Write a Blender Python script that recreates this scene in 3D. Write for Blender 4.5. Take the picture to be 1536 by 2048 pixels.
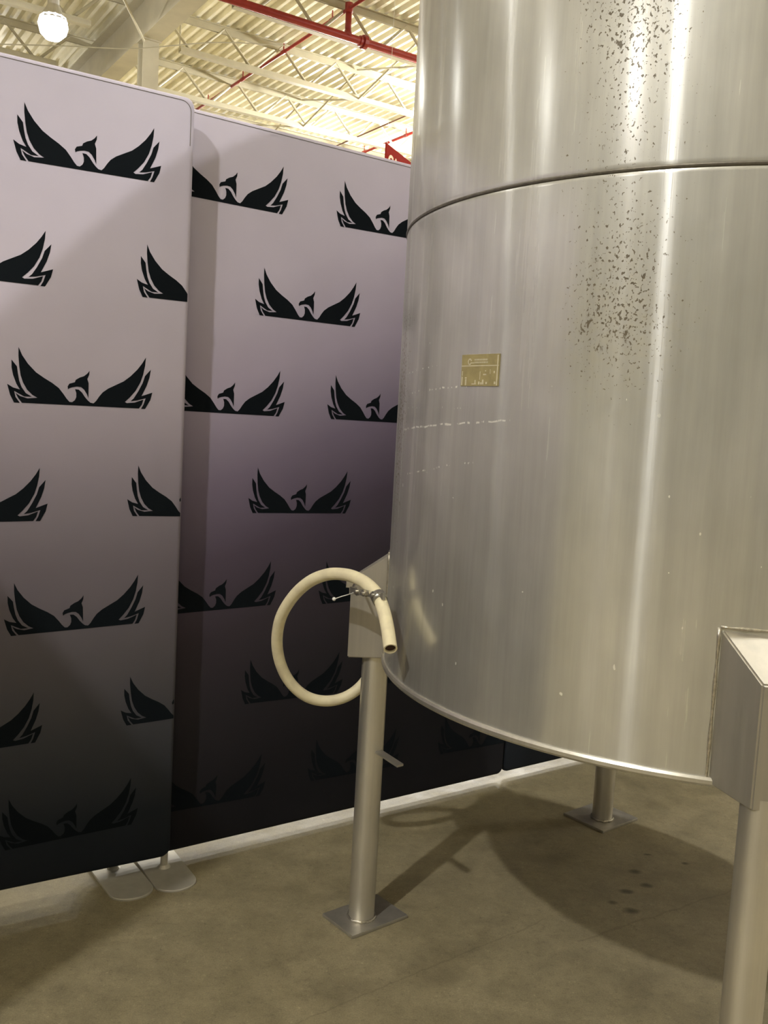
import bpy, bmesh, math, random
from mathutils import Vector, Matrix
from mathutils.geometry import tessellate_polygon
random.seed(7)
for o in list(bpy.data.objects): bpy.data.objects.remove(o)
C = bpy.context.scene.collection
PI = math.pi
# ------------------------------------------------------------------ camera
HC = 1.3978
PITCH, ROLL, FPX = -0.095937, 0.0545, 1852.4
F = Vector((0, math.cos(PITCH), math.sin(PITCH)))
R0 = Vector((1, 0, 0)); U0 = Vector((0, -math.sin(PITCH), math.cos(PITCH)))
RT = math.cos(ROLL)*R0 + math.sin(ROLL)*U0
UP = -math.sin(ROLL)*R0 + math.cos(ROLL)*U0
cam = bpy.data.cameras.new('camera'); camo = bpy.data.objects.new('camera', cam); C.objects.link(camo)
m = Matrix((RT, UP, -F)).transposed().to_4x4(); m.translation = Vector((0, 0, HC)); camo.matrix_world = m
cam.sensor_fit = 'HORIZONTAL'; cam.sensor_width = 36; cam.lens = FPX*36/1536
cam.clip_end = 200; cam.clip_start = .05
bpy.context.scene.camera = camo
# ------------------------------------------------------------------ world, exposure
w = bpy.data.worlds.new('world'); bpy.context.scene.world = w; w.use_nodes = True
w.node_tree.nodes['Background'].inputs[0].default_value = (1, .93, .78, 1)
w.node_tree.nodes['Background'].inputs[1].default_value = .02
vs = bpy.context.scene.view_settings
vs.view_transform = 'Standard'; vs.look = 'None'; vs.gamma = 1; vs.use_curve_mapping = False
vs.exposure = 0.06
# high-bay lamp grid (u = along the joists, D = across them); power per lamp in W
LAMP_COL = (1.0, .975, .93)
LAMP_W = {(1, 1): 1350, (2, 1): 760, (1, 0): 90, (2, 0): 110, (3, 0): 90, (4, 0): 60, (3, 1): 620, (4, 1): 300,
          (1, 2): 300, (2, 2): 170, (3, 2): 420, (4, 2): 500, (1, 3): 60, (2, 3): 75, (3, 3): 3500, (4, 3): 2600,
          (1, 4): 160, (2, 4): 330, (3, 4): 3800, (4, 4): 3200, (2, 5): 280, (3, 5): 2200, (4, 5): 2200, (0, 2): 90, (0, 1): 150}
LAMP_Z = 7.75
LAMP_U = (-13.95, -4.9, 4.15, 13.2, 22.2)
LAMP_D = (-9.5, -1.0, 7.5, 15.9, 24.4, 32.9)

TH = math.radians(33.5)
def UD(u, D, z=0.0):
    return Vector((u*math.cos(TH) - D*math.sin(TH), u*math.sin(TH) + D*math.cos(TH), z))

# ------------------------------------------------------------------ material helpers
def mat(name):
    mt = bpy.data.materials.new(name); mt.use_nodes = True
    nt = mt.node_tree; b = nt.nodes['Principled BSDF']
    return mt, nt, b
def N(nt, t, **kw):
    n = nt.nodes.new(t)
    for k, v in kw.items():
        if k.startswith('i_'): n.inputs[int(k[2:])].default_value = v
        else: setattr(n, k, v)
    return n
def L(nt, a, b): nt.links.new(a, b)
def ramp(nt, fac, pts, interp='LINEAR'):
    r = N(nt, 'ShaderNodeValToRGB'); r.color_ramp.interpolation = interp
    e = r.color_ramp.elements
    while len(e) < len(pts): e.new(.5)
    for el, (p, c) in zip(e, pts):
        el.position = p; el.color = (c[0], c[1], c[2], 1) if isinstance(c, tuple) else (c, c, c, 1)
    if fac is not None: L(nt, fac, r.inputs[0])
    return r
def M_(nt, op, a, b=None, c=None, clamp=False):
    n = N(nt, 'ShaderNodeMath', operation=op, use_clamp=clamp)
    for i, v in enumerate((a, b, c)):
        if v is None: continue
        if isinstance(v, (int, float)): n.inputs[i].default_value = v
        else: L(nt, v, n.inputs[i])
    return n.outputs[0]
def mixc(nt, f, a, b, bt='MIX'):
    n = N(nt, 'ShaderNodeMix', data_type='RGBA', blend_type=bt)
    for i, v in ((0, f), (6, a), (7, b)):
        if isinstance(v, (int, float)): n.inputs[i].default_value = v
        elif isinstance(v, tuple): n.inputs[i].default_value = (*v, 1)
        else: L(nt, v, n.inputs[i])
    return n.outputs[2]
def noise(nt, vec, scale, detail=4, rough=.55, dist=0):
    n = N(nt, 'ShaderNodeTexNoise'); n.inputs['Scale'].default_value = scale
    n.inputs['Detail'].default_value = detail; n.inputs['Roughness'].default_value = rough
    n.inputs['Distortion'].default_value = dist
    if vec is not None: L(nt, vec, n.inputs['Vector'])
    return n.outputs[0]
def mapping(nt, src, scale=(1, 1, 1), loc=(0, 0, 0), rot=(0, 0, 0)):
    n = N(nt, 'ShaderNodeMapping'); n.inputs['Scale'].default_value = scale
    n.inputs['Location'].default_value = loc; n.inputs['Rotation'].default_value = rot
    L(nt, src, n.inputs[0]); return n.outputs[0]
def bump(nt, b, h, strength=.3, dist=.002):
    n = N(nt, 'ShaderNodeBump'); n.inputs['Strength'].default_value = strength
    n.inputs['Distance'].default_value = dist; L(nt, h, n.inputs['Height']); L(nt, n.outputs[0], b.inputs['Normal']); return n
def simple(name, col, rough=.5, metal=0, var=.12, scale=30, bmp=.1):
    mt, nt, b = mat(name); tc = N(nt, 'ShaderNodeTexCoord')
    n = noise(nt, tc.outputs['Object'], scale)
    r = ramp(nt, n, [(.3, tuple(c*(1-var) for c in col)), (.7, tuple(min(1, c*(1+var)) for c in col))])
    L(nt, r.outputs[0], b.inputs['Base Color'])
    b.inputs['Roughness'].default_value = rough; b.inputs['Metallic'].default_value = metal
    if bmp: bump(nt, b, n, bmp)
    return mt

# ---- floor concrete
def make_floor_mat():
    mt, nt, b = mat('worn_concrete'); tc = N(nt, 'ShaderNodeTexCoord'); o = tc.outputs['Object']
    n1 = noise(nt, o, 1.3, 6, .6, .4); n2 = noise(nt, o, 9, 6, .65); n3 = noise(nt, o, 90, 3, .6)
    base = ramp(nt, n1, [(.25, (.255, .215, .128)), (.5, (.295, .252, .155)), (.75, (.345, .298, .19))]).outputs[0]
    v = ramp(nt, n2, [(.3, .78), (.6, 1.06)]).outputs[0]
    c = mixc(nt, 1, base, v, 'MULTIPLY')
    sp = ramp(nt, n3, [(.25, .62), (.42, 1.0), (.62, 1.0), (.74, 1.5)]).outputs[0]
    c = mixc(nt, .8, c, sp, 'MULTIPLY')
    n5 = noise(nt, o, 260, 2, .6)
    c = mixc(nt, 1, c, ramp(nt, n5, [(.3, .84), (.7, 1.14)]).outputs[0], 'MULTIPLY')
    n6 = noise(nt, mapping(nt, o, (1, 1, 1), (2, 9, 0)), 34, 3, .7)
    c = mixc(nt, 1, c, ramp(nt, n6, [(.3, .86), (.5, 1.0), (.68, 1.05), (.74, 1.28)]).outputs[0], 'MULTIPLY')
    # dark blotches
    n4 = noise(nt, mapping(nt, o, (1, 1, 1), (3, 7, 0)), 3.2, 3, .5, .6)
    c = mixc(nt, ramp(nt, n4, [(.6, 0.0), (.72, .35)]).outputs[0], c, (.13, .105, .06))
    # spilled drops at their own places
    sx = N(nt, 'ShaderNodeSeparateXYZ'); L(nt, o, sx.inputs[0]); X, Y = sx.outputs[0], sx.outputs[1]
    nn = noise(nt, o, 30, 2)
    tot = None
    for (px, py, a, bb) in [(.873, 2.873, .03, .022), (.886, 2.783, .026, .02), (.81, 2.738, .03, .018), (.751, 2.666, .02, .015), (.795, 2.622, .034, .024), (.95, 3.0, .018, .008), (1.06, 2.95, .016, .012)]:
        dx = M_(nt, 'DIVIDE', M_(nt, 'SUBTRACT', X, px), a); dy = M_(nt, 'DIVIDE', M_(nt, 'SUBTRACT', Y, py), bb)
        r2 = M_(nt, 'ADD', M_(nt, 'MULTIPLY', dx, dx), M_(nt, 'MULTIPLY', dy, dy))
        f = M_(nt, 'SUBTRACT', 1.35, M_(nt, 'ADD', r2, M_(nt, 'MULTIPLY', nn, .9)), None, True)
        tot = f if tot is None else M_(nt, 'MAXIMUM', tot, f)
    c = mixc(nt, M_(nt, 'MULTIPLY', tot, 1.0), c, (.095, .078, .045))
    # hairline crack / saw joint running under the tank
    import_line = []
    for (x0, y0, x1, y1, wd) in [(.60, 2.44, 1.20, 2.81, .004), (-.2, 1.98, .533, 2.55, .0025)]:
        dx, dy = x1-x0, y1-y0; ln = math.hypot(dx, dy); nx, ny = -dy/ln, dx/ln
        d = M_(nt, 'ADD', M_(nt, 'MULTIPLY', M_(nt, 'SUBTRACT', X, x0), nx), M_(nt, 'MULTIPLY', M_(nt, 'SUBTRACT', Y, y0), ny))
        d = M_(nt, 'ADD', d, M_(nt, 'MULTIPLY', M_(nt, 'SUBTRACT', noise(nt, o, 12, 3), .5), .03))
        t = M_(nt, 'ADD', M_(nt, 'MULTIPLY', M_(nt, 'SUBTRACT', X, x0), dx/ln), M_(nt, 'MULTIPLY', M_(nt, 'SUBTRACT', Y, y0), dy/ln))
        inside = M_(nt, 'MULTIPLY', M_(nt, 'GREATER_THAN', t, 0), M_(nt, 'LESS_THAN', t, ln))
        f = M_(nt, 'MULTIPLY', M_(nt, 'LESS_THAN', M_(nt, 'ABSOLUTE', d), wd), inside)
        c = mixc(nt, M_(nt, 'MULTIPLY', f, .28), c, (.12, .10, .06))
    L(nt, c, b.inputs['Base Color'])
    rr = ramp(nt, n2, [(.3, .42), (.7, .62)]); L(nt, rr.outputs[0], b.inputs['Roughness'])
    b.inputs['Specular IOR Level'].default_value = .35
    bump(nt, b, M_(nt, 'ADD', n3, n2), .12, .002)
    return mt
# ---- brushed stainless shell: two lobes, dust haze, rust specks, scratches
def make_steel(name, shell=False, base=(.60, .565, .49), rough=.32, an=.6):
    mt = bpy.data.materials.new(name); mt.use_nodes = True; nt = mt.node_tree
    nt.nodes.remove(nt.nodes['Principled BSDF']); out = nt.nodes['Material Output']
    tc = N(nt, 'ShaderNodeTexCoord'); o = tc.outputs['Object']
    tg = N(nt, 'ShaderNodeTangent', direction_type='RADIAL', axis='Z')
    sx = N(nt, 'ShaderNodeSeparateXYZ'); L(nt, o, sx.inputs[0])
    streak = noise(nt, mapping(nt, o, (22, 22, .9)), 1.0, 5, .65)
    streak2 = noise(nt, mapping(nt, o, (70, 70, 1.2), (2, 1, 0)), 1.0, 3, .6)
    blot = noise(nt, mapping(nt, o, (4, 4, 2.2), (5, 2, 1)), 1.0, 4, .6)
    col = mixc(nt, 1, ramp(nt, streak, [(.3, tuple(c*.84 for c in base)), (.7, tuple(c*1.08 for c in base))]).outputs[0],
               ramp(nt, blot, [(.3, .80), (.7, 1.07)]).outputs[0], 'MULTIPLY')
    g1 = N(nt, 'ShaderNodeBsdfAnisotropic'); L(nt, col, g1.inputs['Color'])
    r1 = ramp(nt, streak, [(.3, rough*.85), (.7, rough*1.15)])
    L(nt, r1.outputs[0], g1.inputs['Roughness']); g1.inputs['Anisotropy'].default_value = an
    L(nt, tg.outputs[0], g1.inputs['Tangent'])
    g2 = N(nt, 'ShaderNodeBsdfAnisotropic'); L(nt, col, g2.inputs['Color']); g2.inputs['Roughness'].default_value = .20 if shell else .4
    g2.inputs['Anisotropy'].default_value = .15 if shell else 0.0
    L(nt, tg.outputs[0], g2.inputs['Tangent'])
    m1 = N(nt, 'ShaderNodeMixShader'); m1.inputs[0].default_value = .45; L(nt, g1.outputs[0], m1.inputs[1]); L(nt, g2.outputs[0], m1.inputs[2])
    df = N(nt, 'ShaderNodeBsdfDiffuse'); dcol = (.43, .41, .36, 1); df.inputs['Color'].default_value = dcol
    m2 = N(nt, 'ShaderNodeMixShader')
    dust = ramp(nt, streak2, [(.3, .11), (.75, .25)] if shell else [(.3, .2), (.75, .35)]).outputs[0]
    L(nt, dust, m2.inputs[0]); L(nt, m1.outputs[0], m2.inputs[1]); L(nt, df.outputs[0], m2.inputs[2])
    if shell:
        g3 = N(nt, 'ShaderNodeBsdfAnisotropic'); L(nt, col, g3.inputs['Color']); g3.inputs['Roughness'].default_value = .62
        m0 = N(nt, 'ShaderNodeMixShader'); m0.inputs[0].default_value = .42; L(nt, m1.outputs[0], m0.inputs[1]); L(nt, g3.outputs[0], m0.inputs[2]); L(nt, m0.outputs[0], m2.inputs[1])
        m1.inputs[0].default_value = .80
    last = m2.outputs[0]
    hb = M_(nt, 'ADD', M_(nt, 'MULTIPLY', streak2, .25), noise(nt, mapping(nt, o, (7, 7, .8)), 1.0, 2))
    bp = N(nt, 'ShaderNodeBump'); bp.inputs['Strength'].default_value = .10; bp.inputs['Distance'].default_value = .004
    L(nt, hb, bp.inputs['Height'])
    for g in (g1, g2): L(nt, bp.outputs[0], g.inputs['Normal'])
    if shell:
        ang = M_(nt, 'MULTIPLY', M_(nt, 'ARCTAN2', sx.outputs[1], sx.outputs[0]), 180/PI)   # degrees around the tank
        z = sx.outputs[2]
        cmb = N(nt, 'ShaderNodeCombineXYZ'); L(nt, M_(nt, 'MULTIPLY', ang, .01383), cmb.inputs[0]); L(nt, z, cmb.inputs[1])
        uv = cmb.outputs[0]
        def gauss(v, c0, wd):
            d = M_(nt, 'DIVIDE', M_(nt, 'SUBTRACT', v, c0), wd); return M_(nt, 'POWER', 2.718, M_(nt, 'MULTIPLY', M_(nt, 'MULTIPLY', d, d), -1))
        # rust pitting, a column of specks that drifts around the shell
        cen = M_(nt, 'ADD', -121.0, M_(nt, 'MULTIPLY', M_(nt, 'SUBTRACT', z, 1.9), -1.5))
        dd = M_(nt, 'DIVIDE', M_(nt, 'SUBTRACT', ang, cen), 10.0)
        col_d = M_(nt, 'POWER', 2.718, M_(nt, 'MULTIPLY', M_(nt, 'MULTIPLY', dd, dd), -1))
        zr = ramp(nt, M_(nt, 'DIVIDE', z, 3.0), [(0, 0.0), (.44, 0.0), (.49, .55), (.535, 1.0), (.575, .85), (.62, .65), (.67, .75), (.72, 1.0), (1, 1.0)]).outputs[0]
        zone = M_(nt, 'MAXIMUM', M_(nt, 'MULTIPLY', col_d, zr), M_(nt, 'MULTIPLY', gauss(M_(nt, 'ABSOLUTE', ang), 172, 7), M_(nt, 'MULTIPLY', gauss(z, 1.45, .45), .95)))
        sn = noise(nt, mapping(nt, uv, (1, .75, 1)), 165, 2, .55, .3); sn2 = noise(nt, mapping(nt, uv, (1, .7, 1), (4, 3, 0)), 62, 3, .6, .5)
        th1 = M_(nt, 'SUBTRACT', .80, M_(nt, 'MULTIPLY', zone, .255))
        th2 = M_(nt, 'SUBTRACT', .80, M_(nt, 'MULTIPLY', zone, .178))
        f1 = M_(nt, 'MULTIPLY', M_(nt, 'SUBTRACT', sn, th1), 30, None, True); f2 = M_(nt, 'MULTIPLY', M_(nt, 'SUBTRACT', sn2, th2), 25, None, True)
        f = M_(nt, 'MAXIMUM', f1, f2)
        # rust bloom at the foot of the column
        bl = M_(nt, 'MULTIPLY', M_(nt, 'MULTIPLY', col_d, gauss(z, 1.60, .16)), .28)
        rust = N(nt, 'ShaderNodeBsdfDiffuse'); rust.inputs['Color'].default_value = (.10, .074, .040, 1)
        bloom = N(nt, 'ShaderNodeBsdfDiffuse'); bloom.inputs['Color'].default_value = (.36, .31, .18, 1)
        mb = N(nt, 'ShaderNodeMixShader'); L(nt, M_(nt, 'MULTIPLY', bl, ramp(nt, noise(nt, uv, 40, 4), [(.35, .3), (.65, 1.0)]).outputs[0]), mb.inputs[0]); L(nt, last, mb.inputs[1]); L(nt, bloom.outputs[0], mb.inputs[2])
        ms = N(nt, 'ShaderNodeMixShader'); L(nt, M_(nt, 'MULTIPLY', f, .8), ms.inputs[0]); L(nt, mb.outputs[0], ms.inputs[1]); L(nt, rust.outputs[0], ms.inputs[2]); last = ms.outputs[0]
        # pale scuff lines left of and below the nameplate
        wn = noise(nt, mapping(nt, uv, (1, .2, 1)), 95, 3, .6)
        tot = None
        for (a0, a1, zc, sl, th_, wd) in [(-168, -136, 1.397, .0010, .50, .0019), (-166, -145, 1.478, .0006, .57, .0018), (-166, -141, 1.437, .0, .62, .0016), (-165, -143, 1.30, .0022, .57, .0018), (-168, -150, 1.53, .001, .58, .0016)]:
            line = M_(nt, 'ADD', zc, M_(nt, 'MULTIPLY', M_(nt, 'SUBTRACT', ang, -155), sl))
            line = M_(nt, 'ADD', line, M_(nt, 'MULTIPLY', M_(nt, 'SUBTRACT', noise(nt, uv, 25, 2), .5), .012))
            d = M_(nt, 'LESS_THAN', M_(nt, 'ABSOLUTE', M_(nt, 'SUBTRACT', z, line)), wd)
            ins = M_(nt, 'MULTIPLY', M_(nt, 'GREATER_THAN', ang, a0), M_(nt, 'LESS_THAN', ang, a1))
            q = M_(nt, 'MULTIPLY', M_(nt, 'MULTIPLY', d, ins), M_(nt, 'GREATER_THAN', wn, th_))
            tot = q if tot is None else M_(nt, 'MAXIMUM', tot, q)
        # sparse flecks of dried splash
        fl = noise(nt, mapping(nt, uv, (1, .6, 1), (9, 9, 0)), 70, 1, .4)
        tot = M_(nt, 'MAXIMUM', tot, M_(nt, 'MULTIPLY', M_(nt, 'GREATER_THAN', fl, .79), M_(nt, 'LESS_THAN', z, 1.6)))
        pale = N(nt, 'ShaderNodeBsdfDiffuse'); pale.inputs['Color'].default_value = (.75, .74, .68, 1)
        mp = N(nt, 'ShaderNodeMixShader'); L(nt, M_(nt, 'MULTIPLY', tot, .7), mp.inputs[0]); L(nt, last, mp.inputs[1]); L(nt, pale.outputs[0], mp.inputs[2]); last = mp.outputs[0]
    L(nt, last, out.inputs[0])
    return mt
# ---- printed fabric, fading from pale grey at the top to near black at the hem
def make_fabric(name, stops, kx=0.0, purple=0.0):
    mt, nt, b = mat(name); tc = N(nt, 'ShaderNodeTexCoord'); o = tc.outputs['Object']
    sx = N(nt, 'ShaderNodeSeparateXYZ'); L(nt, o, sx.inputs[0])
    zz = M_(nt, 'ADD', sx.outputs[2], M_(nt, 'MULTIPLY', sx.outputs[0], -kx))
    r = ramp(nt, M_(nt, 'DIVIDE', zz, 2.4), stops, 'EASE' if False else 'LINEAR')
    weave = noise(nt, mapping(nt, o, (1, 1, 1)), 900, 1); fold = noise(nt, mapping(nt, o, (2.2, 2, .7)), 1.0, 3)
    c = mixc(nt, 1, r.outputs[0], ramp(nt, noise(nt, o, 2.5, 3), [(.3, .95), (.7, 1.03)]).outputs[0], 'MULTIPLY')
    L(nt, c, b.inputs['Base Color']); b.inputs['Roughness'].default_value = .75
    b.inputs['Specular IOR Level'].default_value = .15
    bp = bump(nt, b, fold, .12, .03)
    b2 = N(nt, 'ShaderNodeBump'); b2.inputs['Strength'].default_value = .06; b2.inputs['Distance'].default_value = .001
    L(nt, weave, b2.inputs['Height']); L(nt, b2.outputs[0], bp.inputs['Normal'])
    return mt
def fstops(l): return [(z/2.4, c) for z, c in l]
MAT = {}
MAT['floor'] = make_floor_mat()
MAT['shell'] = make_steel('brushed_stainless_shell', True, (.83, .83, .80), .25, .78)
MAT['steel'] = make_steel('satin_stainless', False, (.84, .81, .735), .36, .3)
MAT['bracket'] = make_steel('mill_finish_steel', False, (.60, .565, .49), .5, 0.0)
MAT['fabricA'] = make_fabric('printed_fabric', fstops([(0, (.013, .016, .022)), (.2, (.019, .024, .032)), (.45, (.062, .064, .076)), (.7, (.122, .112, .128)), (.95, (.19, .168, .200)), (1.2, (.325, .288, .345)), (1.5, (.535, .485, .57)), (1.8, (.60, .55, .65)), (2.05, (.60, .555, .67)), (2.3, (.60, .56, .67))]), 0)
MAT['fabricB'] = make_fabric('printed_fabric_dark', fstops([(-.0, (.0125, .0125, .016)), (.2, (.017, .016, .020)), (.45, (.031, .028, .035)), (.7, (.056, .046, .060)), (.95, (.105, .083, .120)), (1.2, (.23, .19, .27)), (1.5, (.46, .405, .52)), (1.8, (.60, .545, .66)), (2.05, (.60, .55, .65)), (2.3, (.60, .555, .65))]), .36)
MAT['print'] = simple('dark_print_ink', (.0055, .0082, .0112), .9, 0, .1, 200, 0); MAT['print'].node_tree.nodes['Principled BSDF'].inputs['Specular IOR Level'].default_value = .12
MAT['piping'] = simple('fabric_seam', (.20, .18, .175), .8, 0, .1, 60)
MAT['alu'] = simple('aluminium_tube', (.62, .61, .58), .35, 1, .06, 40)
MAT['foot'] = simple('silver_painted_steel', (.50, .475, .41), .42, .25, .08, 25, .05)
MAT['hose'] = simple('cream_rubber_hose', (.93, .83, .57), .5, 0, .10, 26, .15)
MAT['hosein'] = simple('hose_bore', (.05, .02, .012), .8)
MAT['clamp'] = simple('galvanised_clamp', (.48, .46, .41), .35, .85, .2, 90)
MAT['wire'] = simple('pale_wire', (.75, .74, .70), .4, .3)
MAT['white_tip'] = simple('white_plastic', (.85, .84, .8), .5)
MAT['plate'] = simple('brass_nameplate', (.40, .335, .155), .45, .25, .12, 60)
MAT['etch'] = simple('etched_letters', (.68, .63, .45), .5, .2, .1, 100)
MAT['weld'] = simple('weld_bead', (.62, .58, .50), .3, .9, .25, 140, .8)
MAT['seam'] = simple('seam_groove', (.16, .145, .12), .5, .7, .2, 90)
MAT['deck'] = simple('painted_roof_deck', (.88, .84, .68), .55, 0, .06, 3, 0)
MAT['joist'] = simple('painted_joist_steel', (.47, .43, .31), .5, 0, .06, 5, 0)
MAT['girder'] = simple('painted_girder_steel', (.52, .475, .35), .5, 0, .1, 2, 0)
MAT['red'] = simple('red_sprinkler_paint', (.30, .022, .016), .4, 0, .1, 10, 0)
MAT['brown'] = simple('brown_conduit', (.16, .07, .045), .5, 0, .1, 10, 0)
MAT['sign'] = simple('red_sign_sheet', (.30, .017, .009), .95, 0, .06, 10, 0); MAT['sign'].node_tree.nodes['Principled BSDF'].inputs['Specular IOR Level'].default_value = .1
MAT['signtext'] = simple('cream_letters', (.85, .62, .38), .6, 0, .04, 10, 0)
MAT['wall'] = simple('painted_block_wall', (.40, .385, .34), .8, 0, .1, .5, 0)
MAT['reflector'] = simple('lamp_reflector', (.7, .68, .62), .35, .8, .05, 10, 0)
mt, nt, b = mat('lit_lamp_lens'); b.inputs['Emission Color'].default_value = (1, .97, .92, 1); b.inputs['Emission Strength'].default_value = 9; MAT['lens'] = mt

# ------------------------------------------------------------------ mesh helpers
def obj(name, bm, m, parent=None, smooth=False, loc=None, rotz=None):
    me = bpy.data.meshes.new(name); bm.normal_update(); bm.to_mesh(me); bm.free()
    if m is not None: me.materials.append(m)
    if smooth:
        for p in me.polygons: p.use_smooth = True
    o = bpy.data.objects.new(name, me); C.objects.link(o)
    if parent is not None: o.parent = parent
    if loc is not None: o.location = loc
    if rotz is not None: o.rotation_euler = (0, 0, rotz)
    return o
def sharp(o, ang=35):
    bm = bmesh.new(); bm.from_mesh(o.data)
    for e in bm.edges:
        if len(e.link_faces) == 2 and e.calc_face_angle(0) > math.radians(ang): e.smooth = False
    bm.to_mesh(o.data); bm.free(); return o
def thing(name, label, cat, loc=(0, 0, 0), rotz=0, group=None):
    o = bpy.data.objects.new(name, None); C.objects.link(o); o.location = loc; o.rotation_euler = (0, 0, rotz)
    o.empty_display_size = .1
    o['label'] = label; o['category'] = cat
    if group: o['group'] = group
    return o
def tag(o, label, cat, group=None):
    o['label'] = label; o['category'] = cat
    if group: o['group'] = group
    return o
def struct(o): o['kind'] = 'structure'; return o
def box(bm, x0, x1, y0, y1, z0, z1, mat4=None):
    r = bmesh.ops.create_cube(bm, size=1)
    for v in r['verts']:
        v.co = Vector((x0+(v.co.x+.5)*(x1-x0), y0+(v.co.y+.5)*(y1-y0), z0+(v.co.z+.5)*(z1-z0)))
        if mat4 is not None: v.co = mat4 @ v.co
    return r['verts']
def cyl(bm, a, b_, r, n=20, r2=None, caps=True):
    a, b_ = Vector(a), Vector(b_); d = b_-a
    q = d.to_track_quat('Z', 'Y').to_matrix().to_4x4(); q.translation = (a+b_)/2
    return bmesh.ops.create_cone(bm, cap_ends=caps, cap_tris=False, segments=n, radius1=r, radius2=r if r2 is None else r2, depth=d.length, matrix=q)['verts']
def lathe(bm, prof, n=128, a0=0, a1=2*PI, closed=False):
    full = abs(a1-a0-2*PI) < 1e-6; rings = []
    for i in range(n if full else n+1):
        a = a0+(a1-a0)*i/n
        rings.append([bm.verts.new((r*math.cos(a), r*math.sin(a), z)) for r, z in prof])
    k = len(rings)
    for i in range(k if full else k-1):
        A, B = rings[i], rings[(i+1) % k]
        for j in range(len(prof) if closed else len(prof)-1):
            jj = (j+1) % len(prof)
            try: bm.faces.new((A[j], B[j], B[jj], A[jj]))
            except Exception: pass
    bmesh.ops.remove_doubles(bm, verts=bm.verts, dist=1e-6)
    return bm
def catmull(P, n=8):
    out = []
    for i in range(len(P)-1):
        p0 = P[max(i-1, 0)]; p1 = P[i]; p2 = P[i+1]; p3 = P[min(i+2, len(P)-1)]
        for k in range(n):
            t = k/n
            out.append(.5*((2*p1)+(-p0+p2)*t+(2*p0-5*p1+4*p2-p3)*t*t+(-p0+3*p1-3*p2+p3)*t**3))
    out.append(P[-1]); return out
def tube(bm, pts, r, n=16, cap=True, rin=None):
    rr = r if callable(r) else (lambda t: r)
    prev = None; rings = []
    for i, p in enumerate(pts):
        t = (pts[min(i+1, len(pts)-1)]-pts[max(i-1, 0)]).normalized()
        if prev is None:
            a = Vector((0, 0, 1)) if abs(t.z) < .9 else Vector((1, 0, 0)); x = t.cross(a).normalized()
        else: x = (prev - t*prev.dot(t)).normalized()
        prev = x; y = t.cross(x); R = rr(i/(len(pts)-1))
        rings.append([bm.verts.new(p+R*(math.cos(2*PI*k/n)*x+math.sin(2*PI*k/n)*y)) for k in range(n)])
    for A, B in zip(rings, rings[1:]):
        for k in range(n): bm.faces.new((A[k], A[(k+1) % n], B[(k+1) % n], B[k]))
    if cap:
        bm.faces.new(rings[0][::-1]); bm.faces.new(rings[-1])
    return rings

# ================================================================== SETTING
U_A, U_B, D_A, D_B = -19.0, 34.0, -16.0, 46.0
ROOF_Z = 8.70
def udquad(bm, u0, u1, D0, D1, z0, z1):
    vs_ = [UD(u, D, z) for z in (z0, z1) for u, D in ((u0, D0), (u1, D0), (u1, D1), (u0, D1))]
    v = [bm.verts.new(p) for p in vs_]
    for f in ((3, 2, 1, 0), (4, 5, 6, 7), (0, 1, 5, 4), (1, 2, 6, 5), (2, 3, 7, 6), (3, 0, 4, 7)): bm.faces.new([v[i] for i in f])
bm = bmesh.new(); udquad(bm, U_A, U_B, D_A, D_B, -.12, 0); struct(obj('floor', bm, MAT['floor']))
# corrugated roof deck, ribs run across the joists
bm = bmesh.new(); pitch = .2; dep = .088
u = U_A; prof = []
while u < U_B:
    for du, z in ((0, 0), (.062, 0), (.084, dep), (.178, dep)): prof.append((u+du, ROOF_Z+z))
    u += pitch
low = []
for D in (D_A, D_B): low.append([bm.verts.new(UD(uu, D, z)) for uu, z in prof])
for i in range(len(prof)-1): bm.faces.new((low[0][i], low[0][i+1], low[1][i+1], low[1][i]))
top = [bm.verts.new(UD(a, b_, ROOF_Z+.15)) for a, b_ in ((U_A, D_A), (prof[-1][0], D_A), (prof[-1][0], D_B), (U_A, D_B))]
bm.faces.new(top)
struct(obj('ceiling', bm, MAT['deck']))
for nm, a in (('wall_left', (U_A-.2, U_A, D_A, D_B)), ('wall_right', (U_B, U_B+.2, D_A, D_B)), ('wall_far', (U_A, U_B, D_B, D_B+.2)), ('wall_near', (U_A, U_B, D_A-.2, D_A))):
    bm = bmesh.new(); udquad(bm, *a, -.12, ROOF_Z+.15); struct(obj(nm, bm, MAT['wall']))

# ================================================================== BACKDROP PANELS
MAIN = [(0.0557, 0.0008), (0.0288, 0.0343), (0.0097, 0.072), (0.0433, 0.0506), (0.0964, 0.0363), (0.1667, 0.0446), (0.1305, 0.0639), (0.0916, 0.1013), (0.0627, 0.1518), (0.0445, 0.205), (0.0341, 0.2712), (0.0276, 0.3475), (0.0277, 0.4152), (0.0534, 0.3574), (0.0967, 0.2949), (0.1549, 0.2356), (0.2138, 0.1973), (0.2733, 0.1636), (0.3233, 0.1278), (0.3587, 0.084), (0.3841, 0.0482), (0.4045, 0.0265), (0.4248, 0.0249), (0.4452, 0.0415), (0.4553, 0.0655), (0.4552, 0.0957), (0.4448, 0.1262), (0.4735, 0.1242), (0.4983, 0.1032), (0.5222, 0.0688), (0.5452, 0.0432), (0.564, 0.0281), (0.588, 0.0239), (0.6078, 0.0436), (0.6317, 0.0804), (0.6578, 0.1135), (0.6999, 0.1455), (0.7635, 0.1793), (0.8224, 0.2103), (0.8761, 0.2541), (0.93, 0.3107), (0.9678, 0.3624), (0.997, 0.4117), (0.9923, 0.3461), (0.9777, 0.2735), (0.9565, 0.209), (0.9189, 0.1398), (0.8725, 0.085), (0.8348, 0.0475), (0.8512, 0.0397), (0.9112, 0.0465), (0.9846, 0.0744), (0.9719, 0.0334), (0.9491, 0.0013)]
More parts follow.
